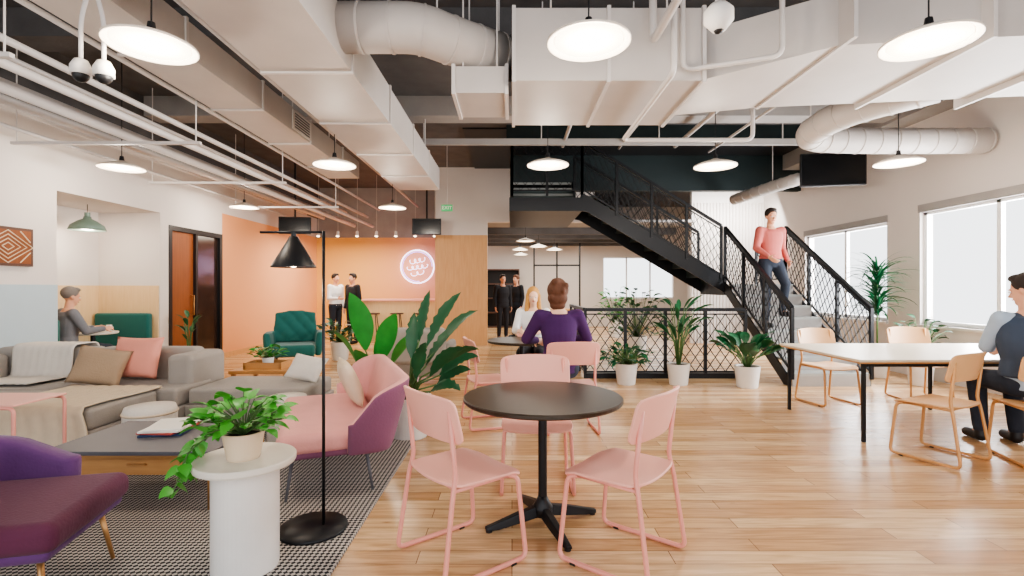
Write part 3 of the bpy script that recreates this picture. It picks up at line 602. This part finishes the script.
for i,(x,y) in enumerate([(-5.97,7.2),(-5.98,7.42)]):
    t=T('coffee_cup',['white cup nearer the man on the alcove table','white cup farther from the man on the alcove table'][i],'cup',(x,y,.742)); MB().lathe([(0,0),(.028,0),(.038,.09),(.034,.09),(.025,.01),(0,.01)]).build('cup_body','white',t,smooth=True); MB().tube([(.034,0,.07),(.06,0,.065),(.058,0,.03),(.03,0,.025)],.004,6,.02).build('handle','white',t,smooth=True)
t=T('alcove_pendant','sage green dome pendant lamp hanging in the alcove','pendant lamp',(-6.2,7.3,2.22))
sh=MB().lathe([(.22,0),(.225,.0),(.2,.07),(.11,.14),(.05,.17),(.045,.2),(.03,.2),(.04,.165),(.1,.135),(.19,.065)],seg=36).build('lamp_shade','lamp_green',t,smooth=True); MB().cyl((0,0,.2),(0,0,.26),.035).build('lamp_neck','lamp_green',t); MB().cyl((0,0,.26),(0,0,.38),.004,seg=6).build('cord','black',t); MB().ell((0,0,.07),(.04,.04,.05)).build('bulb','lampglow',sh,smooth=True)
l=bpy.data.lights.new('alcove_light','POINT'); l.energy=14; l.color=(1,.85,.7); l.shadow_soft_size=.08; lo=bpy.data.objects.new('alcove_light',l); COL.objects.link(lo); lo.location=(-6.2,7.3,2.15)
t=T('framed_artwork','brown and cream abstract framed artwork on the left wall','picture',(LX+.02,5.6,1.85)); 
MB().box(-.02,.03,-.3,.3,-.22,.22).build('frame','wood_dark',t); pg=MB().box(.03,.034,-.27,.27,-.19,.19).build('print_ground','door',t)
a=MB()
for k in range(4):
    s=.05+.055*k; a.tube([(.036,-s*1.35,0),(.036,0,s*.85),(.036,s*1.35,0),(.036,0,-s*.85),(.036,-s*1.35,0)],.007,5)
for sy in (-1,1):
    for sz in (-1,1): a.tube([(.036,sy*.26,sz*.06),(.036,sy*.14,sz*.18)],.007,5)
a.build('print_pattern','cream',pg)
# ---------------------------------------------------------------- staircase
ST=T('staircase','black steel staircase with mesh railings at the back right','staircase',(3.9,7.0,0))
ox,oy=3.9,7.0
def sp(mb,name,m='black_metal',par=None,**k): return mb.xf(Mx.Translation((-ox,-oy,0))).build(name,m,par or ST,**k)
rise,run=.181,.275
for i in range(8):
    y=7.0+i*run; z=rise*(i+1)
    sp(MB().box(3.93,5.02,y,y+run+.02,z-.035,z),'tread','tread'); sp(MB().box(3.93,5.02,y,y+.012,z-rise,z-.035),'riser','concrete_light')
for x in (3.9,5.02):
    sp(MB().prism([(7.02,0),(7.18,0),(9.25,1.34),(9.25,1.5),(9.18,1.5),(7.02,.1)],'X',x,x+.025),'stringer')
zl=rise*8+.0
sp(MB().box(3.9,5.05,9.2,10.35,zl-.2,zl),'landing_slab')
nr=9; ru=.29; x1=3.9
for i in range(nr):
    x=x1-i*ru; z=zl+rise*(i+1)
    sp(MB().box(x-ru-.02,x,9.23,10.32,z-.04,z),'tread','steel_green'); sp(MB().box(x-.012,x,9.23,10.32,z-rise,z-.04),'riser','steel_green')
xe=x1-nr*ru; ze=zl+rise*nr
for y in (9.2,10.32): sp(MB().prism([(3.95,zl-.18),(3.95,zl+.14),(xe,ze+.06),(xe,ze-.28),(xe+.1,ze-.3)],'Y',y,y+.03),'stringer')
sp(MB().box(-.05,xe,9.2,11.7,ze-.28,ze-.03),'landing_slab')
for i in range(8):
    z=ze+.15*i; y=10.45+i*.15; sp(MB().box(-.02,xe,y-.02,y+.2,z+.1,z+.15),'tread','tread'); sp(MB().box(-.02,xe,y,y+.01,z-.04,z+.1),'riser','riser_green')
for x in (-.04,xe): sp(MB().prism([(10.4,ze-.2),(10.4,ze+.2),(11.65,ze+1.25),(11.65,ze+.85)],'X',x,x+.03),'stringer')
def lattice(m,P,Qq,z0,z1,dx=.15,w=.010,rows=4):
    P=V(P);Qq=V(Qq);n=max(1,round((Qq-P).length/dx)); hz=(z1-z0)/rows
    def pt(i,j): return P.lerp(Qq,i/n)+V((0,0,z0+j*hz))
    for k in range(-rows,n+1):
        i0=max(0,k); j0=i0-k; i1=min(n,k+rows); j1=i1-k
        if i1>i0:
            m.bar(pt(i0,j0),pt(i1,j1),w,w); m.bar(pt(i0,rows-j0),pt(i1,rows-j1),w,w)
    m.bar(P+V((0,0,z0)),Qq+V((0,0,z0)),.025,.025); m.bar(P+V((0,0,z1)),Qq+V((0,0,z1)),.02,.02)
def rail(P,Qq,h=1.0,np_=3):
    P=V(P);Qq=V(Qq)
    hr=sp(MB().bar(P+V((0,0,h)),Qq+V((0,0,h)),.05,.05),'handrail')
    for i in range(np_):
        a=P.lerp(Qq,i/(np_-1)); sp(MB().bar(a,a+V((0,0,h)),.045,.045),'post')
        if i<np_-1:
            b=P.lerp(Qq,(i+1)/(np_-1)); m=MB(); lattice(m,a,b,.1,h-.07); sp(m,'mesh_infill')
for x in (3.92,5.03): rail((x,7.0,.1),(x,9.2,zl+.05),1.0,4)
rail((5.03,9.2,zl),(5.03,10.3,zl),1.0,2); 
rail((3.85,9.2,zl+.08),(xe,9.2,ze+.02),1.0,5); rail((3.85,10.33,zl+.08),(xe,10.33,ze+.02),1.0,4)
rail((0,9.2,ze),(xe,9.2,ze),1.0,3); rail((0,9.2,ze),(0,10.4,ze),1.0,2)
G=T('guard_railing','low black lattice guard railing behind the three white pots','railing',(1.12,7.65,0))
for i in range(4):
    m=MB(); lattice(m,(i*.6125,0,0),((i+1)*.6125,0,0),.1,.98,.155,.011); m.build('mesh_infill','black_metal',G)
MB().bar((0,0,1.05),(2.45,0,1.05),.06,.05).build('handrail','black_metal',G); MB().box(0,2.45,-.03,.03,0,.08).build('kick_plate','black_metal',G)
for i in range(5): x=i*2.45/4; MB().box(x-.022,x+.022,-.022,.022,0,1.05).build('post','black_metal',G)
G2=T('guard_railing','second black lattice railing running back under the stair','railing',(1.12,7.7,0))
for i in range(3):
    m=MB(); lattice(m,(0,i*.6,0),(0,(i+1)*.6,0),.1,.98,.155,.011); m.build('mesh_infill','black_metal',G2)
MB().bar((0,0,1.05),(0,1.8,1.05),.06,.05).build('handrail','black_metal',G2)
for y in (.6,1.2,1.8): MB().box(-.02,.02,y-.02,y+.02,0,1.05).build('post','black_metal',G2)
# ---------------------------------------------------------------- screens, sign, neon
def tv(label,x,y,z,w,rz=0):
    t=T('hanging_screen',label,'screen',(x,y,z),rz); h=w*.56
    hs=MB().box(-w/2,w/2,0,.06,-h/2,h/2).build('housing','black',t,bevel=.006); MB().box(-w/2+.02,w/2-.02,-.004,0,-h/2+.02,h/2-.02).build('display','screen',hs); MB().cyl((0,.05,h/2),(0,.05,CZ-z),.02).build('mount_pole','black_metal',t)
tv('black screen hung from the ceiling right of the staircase',5.4,8.4,3.38,1.0,R(-12)); tv('black screen hung near the exit sign',-1.95,11.4,2.78,.66); tv('black screen hung in front of the orange wall',-5.0,11.5,2.82,.7,R(10))
t=T('exit_sign','small green exit sign under the widest duct','sign',(-1.3,10.0,2.98)); pn=MB().box(-.11,.11,-.015,.015,-.065,.065).build('sign_panel','exit',t); MB().cyl((0,0,.065),(0,0,CZ-2.98),.006).build('rod','pipe',t)
tx=bpy.data.curves.new('exit_text','FONT'); tx.body='EXIT'; tx.size=.095; tx.align_x='CENTER'; tx.align_y='CENTER'; tx.extrude=.002
to=bpy.data.objects.new('tmp_text',tx); COL.objects.link(to); bpy.context.view_layer.update()
tm=bpy.data.meshes.new_from_object(to.evaluated_get(bpy.context.evaluated_depsgraph_get())); bpy.data.objects.remove(to)
to=bpy.data.objects.new('exit_lettering',tm); COL.objects.link(to); to.parent=pn; to.location=(0,-.018,0); to.rotation_euler=(PI/2,0,0); tm.materials.clear(); tm.materials.append(M['lampwhite'])
t=T('neon_sign','round lilac-white neon sign on the orange mural','neon sign',(-2.75,14.53,2.0))
n=48
MB().tube([(.48*math.cos(2*PI*k/n),0,.48*math.sin(2*PI*k/n)) for k in range(n+1)],.013,8).build('neon_ring','neon',t,smooth=True)
MB().tube([(.43*math.cos(2*PI*k/n),0,.43*math.sin(2*PI*k/n)) for k in range(int(n*.8))],.006,8).build('neon_inner_ring','neon_blue',t,smooth=True)
def loops(z,w,n_,amp):
    out=[]
    for k in range(61):
        s=k/60; out.append((-w+2*w*s-.05*math.sin(2*PI*n_*s),0,z+.08*s+amp*math.cos(2*PI*n_*s)))
    return out
for z,w,n_,am in [(.13,.2,3,.06),(-.06,.28,4,.05),(-.24,.17,2,.05)]: MB().tube(loops(z,w,n_,am),.006,6).build('neon_script','neon',t,smooth=True)
t=T('bar_counter','plywood bar counter below the neon sign','counter',(-2.95,13.2,0)); MB().box(-.9,1.0,-.3,.3,0,1.04).build('counter_body','ply_pale',t); MB().box(-.95,1.05,-.36,.34,1.04,1.09).build('countertop','pink',t,bevel=.005)
st0=None
for i,w in enumerate(('left','middle','right')):
    lb=w+' one of the dark stools in front of the plywood counter'
    if not st0:
        st0=T('bar_stool',lb,'stool',(-3.5,12.6,0),0,'bar stools at the plywood counter'); MB().lathe([(0,.72),(.16,.72),(.17,.75),(0,.76)]).build('seat','wood_dark',st0)
        for k in range(4): MB().cyl((.1*math.cos(k*PI/2+.8),.1*math.sin(k*PI/2+.8),.72),(.2*math.cos(k*PI/2+.8),.2*math.sin(k*PI/2+.8),0),.01).build('leg','black_metal',st0)
    else: dup(st0,(-3.5+i*.6,12.6,0),0,lb)
b0=None
for i in range(7):
    x=-5.0+i*.5
    if not b0:
        b0=T('track_spotlight','small white spotlight in the row before the mural','spotlight',(x,12.9,2.72),0,'spotlights before the mural'); MB().cyl((0,0,0),(0,.03,.12),.045,.035).build('spot_housing','white',b0); MB().ell((0,0,-.005),(.04,.04,.02)).build('spot_lens','lampglow',b0); MB().cyl((0,.03,.12),(0,.03,CZ-2.72),.005,seg=6).build('stem','pipe',b0)
    else: dup(b0,(x,12.9,2.72))
t=T('far_shelf','dark shelving unit seen through the central opening','shelf',(-.35,17.6,0))
for z in (0,.5,1.0,1.5,2.0): MB().box(-.6,.6,-.2,.2,z,z+.04).build('shelf_board','wood_dark',t)
for x in (-.6,.58): MB().box(x,x+.03,-.2,.2,0,2.04).build('side_panel','wood_dark',t)
MB().box(-.6,.6,.18,.2,0,2.04).build('back_panel','black',t)
t=T('far_table','pale table in the far room behind the people in black','table',(1.0,15.3,0)); MB().box(-.8,.8,-.4,.4,.7,.74).build('tabletop','wood',t)
for sx in (-1,1):
    for sy in (-1,1): MB().box(sx*.75-.02,sx*.75+.02,sy*.35-.02,sy*.35+.02,0,.7).build('leg','black_metal',t)
# ---------------------------------------------------------------- people
def hand(m,w,d,n,side,curl=.5,s=1.0):
    d=V(d).normalized(); n=V(n); n=(n-d*n.dot(d)).normalized(); l=d.cross(n)*side
    k=w+d*.085*s
    for q in (-1.2,-.4,.4,1.2):
        m.cap(w+l*q*.008*s,.016*s,k+l*q*.019*s,.0125*s,8)
    Ls=[.058,.072,.078,.07]
    for i,q in enumerate((-1.35,-.45,.45,1.35)):
        b=k+l*q*.0195*s; L_=Ls[i]*s; e=d*math.cos(curl)-n*math.sin(curl); f=d*math.cos(curl*2)-n*math.sin(curl*2)
        m.cap(b,.0105*s,b+e*L_*.55,.0095*s,8); m.cap(b+e*L_*.55,.0095*s,b+e*L_*.55+f*L_*.5,.008*s,8)
    tb=w+d*.02*s+l*.022*s; t1=tb+(d*.6+l*.75).normalized()*.045*s; m.cap(tb,.014*s,t1,.011*s,8); m.cap(t1,.011*s,t1+(d*.9+l*.3-n*.2).normalized()*.035*s,.009*s,8)
STAND=dict(pel=(0,0,.95),chest=(0,0,1.27),neck=(0,.01,1.46),head=(0,-.015,1.62),sh=(.175,0,1.41),el=(.22,.02,1.12),wr=(.22,-.06,.87),hip=(.09,0,.92),kn=(.1,-.01,.49),an=(.1,.02,.09),toe=(.12,-.15,.04))
SIT=dict(pel=(0,0,.55),chest=(0,-.02,.88),neck=(0,-.03,1.08),head=(0,-.06,1.24),sh=(.175,-.02,1.02),el=(.23,-.14,.78),wr=(.16,-.36,.80),hip=(.09,0,.54),kn=(.12,-.42,.52),an=(.12,-.36,.09),toe=(.13,-.52,.04))
def person(label,loc,rz,pose,top,legs,hair,style='short',skin='skin',ov={},yaw=0,pitch=0,s=1.0,vox=.011,short=False,shoe='black',group=None,female=False,vest=None):
    J=dict(pose); J.update(ov)
    t=T('person',label,'person',loc,rz,group); t.scale=(s,)*3
    def P(k,sd=1):
        if (k+('L' if sd>0 else 'R')) in J: return V(J[k+('L' if sd>0 else 'R')])
        p=J[k]; return V((p[0]*sd,p[1],p[2]))
    pel,ch_,nk,hd=V(J['pel']),V(J['chest']),V(J['neck']),V(J['head'])
    fw=.92 if female else 1
    def loft(m,e,lo=0,hi=1):
        L_=[(pel+V((0,0,-.10)),.11,.09),(pel+V((0,0,-.05)),.155,.115),(pel+V((0,0,.04)),.16,.115),(pel.lerp(ch_,.5),.135*fw,.1),(ch_+V((0,0,-.02)),.165*fw,.12),(ch_.lerp(nk,.55),.17*fw,.1),(ch_.lerp(nk,.8),.11,.075),(nk,.06,.06)]
        n=20; m.rings([[c+V(((a+e)*math.cos(2*PI*k/n),(b+e)*math.sin(2*PI*k/n),0)) for k in range(n)] for c,a,b in L_[lo:hi or None]])
    B=MB(); loft(B,0,0,None); B.cap(nk-V((0,0,.03)),.055,hd+V((0,.01,-.06)),.05)
    Rh=(Mx.Rotation(yaw,4,'Z')@Mx.Rotation(pitch,4,'X')); H=Mx.Translation(hd)@Rh
    hb=MB(); hb.ell((0,.012,.025),(.074,.094,.088)).ell((0,-.03,-.035),(.06,.058,.075)).ell((0,-.055,-.085),(.035,.03,.028)).cap(V((0,-.085,.0)),.008,V((0,-.105,-.03)),.013,8).ell((0,-.092,-.033),(.018,.012,.009))
    for sd in (-1,1): hb.ell((sd*.074,.01,-.01),(.01,.018,.03)); hb.ell((sd*.03,-.083,.018),(.022,.008,.006))
    hb.xf(H); me=bpy.data.meshes.new('t'); hb.bm.to_mesh(me); B.bm.from_mesh(me); hb.bm.free(); bpy.data.meshes.remove(me)
    for sd in (-1,1):
        sh,el,wr=P('sh',sd),P('el',sd),P('wr',sd)
        B.cap(sh,.05,el,.038).cap(el,.038,wr,.026)
        fd=(wr-el).normalized(); bk=V((sd*.6,-.3,.5)) if pose is SIT else V((sd,0,0)); hand(B,wr,fd,bk,(-sd if pose is SIT else sd)*1,.45)
        hp,kn,an,to_=P('hip',sd),P('kn',sd),P('an',sd),P('toe',sd)
        B.cap(hp,.085,kn,.055).cap(kn,.055,an,.038).cap(an-V((0,0,.03)),.04,to_,.032)
    B.build('body',skin,t,rem=vox,sm=2,smooth=True)
    E=MB()
    for sd in (-1,1): E.ell((sd*.03,-.081,.0),(.013,.008,.008))
    ey=E.xf(H).build('eyes','eye',t,smooth=True)
    E=MB()
    for sd in (-1,1): E.ell((sd*.03,-.0875,.0),(.006,.004,.0065))
    E.xf(H).build('irises','iris',ey,smooth=True)
    MB().ell((0,-.0875,-.058),(.022,.007,.005)).xf(H).build('lips','lip',t,smooth=True)
    hm=MB(); hm.ell((0,.028,.042),(.086,.098,.092),None,20,14)
    if style=='short': hm.ell((0,-.03,.1),(.06,.05,.03))
    for sd in (-1,1): hm.ell((sd*.03,-.09,.022),(.016,.004,.003))
    if style!='short':
        hm.ell((0,.04,-.02),(.082,.075,.09))
        if style=='long':
            for sd in (-1,1): hm.cap(V((sd*.07,.0,.02)),.03,V((sd*.085,-.01,-.2)),.035)
            hm.cap(V((0,.07,0)),.06,V((0,.07,-.2)),.06)
        if style=='bun':
            hm.ell((.015,.085,.09),(.045,.045,.04)); hm.ell((0,.03,.02),(.102,.1,.1)); hm.ell((0,.05,-.055),(.095,.07,.08)); hm.ell((.0,.055,-.12),(.075,.05,.05))
            for k in range(10):
                hm.ell((random.uniform(-.08,.08),.08+random.uniform(-.02,.02),random.uniform(-.1,.08)),(.028,.03,.035))
    hm.xf(H).build('hair',hair,t,rem=.009,sm=1,smooth=True)
    A=MB(); loft(A,.016,2 if pose is STAND else 1,7); 
    if pose is STAND: A.ell(pel+V((0,0,.0)),(.172,.13,.1))
    for sd in (-1,1):
        sh,el,wr=P('sh',sd),P('el',sd),P('wr',sd); A.cap(ch_.lerp(nk,.5),.07,sh,.064).cap(sh,.066,el,.052)
        if not short: A.cap(el,.052,el.lerp(wr,.93),.037)
    A.build('top_garment',top,t,rem=.012,sm=2,smooth=True)
    if vest:
        A=MB(); loft(A,.038,2,7); 
        for sd in (-1,1): A.cap(ch_.lerp(nk,.55),.075,P('sh',sd)*.8+ch_*.2+V((0,0,.02)),.062)
        A.build('vest',vest,t,rem=.012,sm=2,smooth=True)
    A=MB(); loft(A,.013,0,3)
    for sd in (-1,1):
        hp,kn,an=P('hip',sd),P('kn',sd),P('an',sd); A.cap(hp,.1,kn,.068).cap(kn,.068,kn.lerp(an,.93),.052)
    A.build('trousers',legs,t,rem=.012,sm=2,smooth=True)
    for sd in (-1,1):
        an,to_=P('an',sd),P('toe',sd); A=MB().cap(an-V((0,0,.04)),.045,to_+V((0,0,.0)),.038).cap(an,.042,an-V((0,0,.04)),.046); A.build('shoe',shoe,t,rem=.01,sm=1,smooth=True)
    return t
person('man in a salmon shirt and dark jeans walking down the stairs',(4.2,8.12,.79),R(8),STAND,'salmon','jeans','hair_dark',ov=dict(hipL=(.09,0,.93),knL=(.1,-.2,.6),anL=(.1,-.12,.21),toeL=(.12,-.29,.16),hipR=(-.09,0,.93),knR=(-.1,-.05,.47),anR=(-.1,-.02,.04),toeR=(-.12,-.19,.0),elL=(.26,.1,1.15),wrL=(.24,-.06,.95),elR=(-.27,-.05,1.14),wrR=(-.2,-.24,1.0)),yaw=R(-10),pitch=R(10),s=1.08,vox=.009)
person('woman in a purple sweater seated with her back turned',(.47,4.97,0),R(185),SIT,'purple_knit','jeans','hair_brown','bun','skin_light',s=1.08,vox=.009,female=True,yaw=R(-15),ov=dict(elL=(.29,-.12,.8),elR=(-.29,-.12,.8),wrL=(.16,-.36,.76),wrR=(-.16,-.36,.76)))
person('blonde woman facing the camera at the second round table',(.3,6.95,0),R(-8),SIT,'shirt_white','suit','hair_blond','long','skin_light',s=1.02,female=True,yaw=R(10),pitch=R(8))
person('grey-haired man in a grey sweater sitting in the alcove',(-6.0,6.72,0),R(150),SIT,'sweater_grey','jeans','hair_grey',s=1.02,pitch=R(12))
person('man in a blue shirt and grey vest seated at the right edge',(4.24,4.08,0),R(165),SIT,'shirt_blue','jeans','hair_dark',s=1.1,vox=.009,pitch=R(14),vest='vest',yaw=R(35),ov=dict(el=(.2,-.14,.8),wr=(.08,-.32,.77)))
person('person in a white shirt standing left of the man in black',(-4.45,12.6,0),R(60),STAND,'shirt_white','jeans','hair_dark','short',ov=dict(wrR=(-.18,-.3,1.12),elR=(-.24,-.05,1.12)))
person('man in a black suit jacket standing by the orange mural',(-3.95,12.4,0),R(-30),STAND,'suit','suit','hair_dark','short',s=1.0)
person('person in black at the left of the central opening',(-.25,13.4,0),R(20),STAND,'suit','suit','hair_dark',group=None)
person('second person in black standing just right in the central opening',(.12,13.9,0),R(-40),STAND,'suit','jeans','hair_brown')
# ---------------------------------------------------------------- lighting
w=bpy.data.worlds.new('world'); bpy.context.scene.world=w; w.use_nodes=True; bg=w.node_tree.nodes['Background']; bg.inputs[0].default_value=(.95,.97,1,1); bg.inputs[1].default_value=1.7
def area(loc,rot,sx,sy,e,c=(1,1,1)):
    l=bpy.data.lights.new('window_and_fill_light','AREA'); l.shape='RECTANGLE'; l.size=sx; l.size_y=sy; l.energy=e; l.color=c; o=bpy.data.objects.new('window_and_fill_light',l); COL.objects.link(o); o.location=loc; o.rotation_euler=rot; return o
area((RX+.6,5.9,1.8),(0,R(90),0),1.8,3.4,360,(.97,.98,1)); area((RX+.6,9.6,1.8),(0,R(90),0),1.8,2.3,210,(.97,.98,1))
area((1.5,15,2.75),(0,0,0),4,4,130,(1,.95,.87)); area((-4,12.5,2.7),(0,0,0),2,2,80,(1,.88,.72))  # added fill lamp in the far room, area lamp before the mural; neither is daylight
area((5.2,11.6,3.2),(R(60),0,0),1.8,.6,45,(1,.97,.94))  # added fill lamp to brighten the wall behind the stairs, no window there
l=bpy.data.lights.new('neon_light','POINT'); l.energy=5; l.color=(.65,.55,1); l.shadow_soft_size=.3; lo=bpy.data.objects.new('neon_light',l); COL.objects.link(lo); lo.location=(-2.75,14.2,2.0)
vs=bpy.context.scene.view_settings
try:
    vs.view_transform='AgX'; vs.look='AgX - Medium High Contrast'
except Exception as e: print(e)
vs.exposure=.62
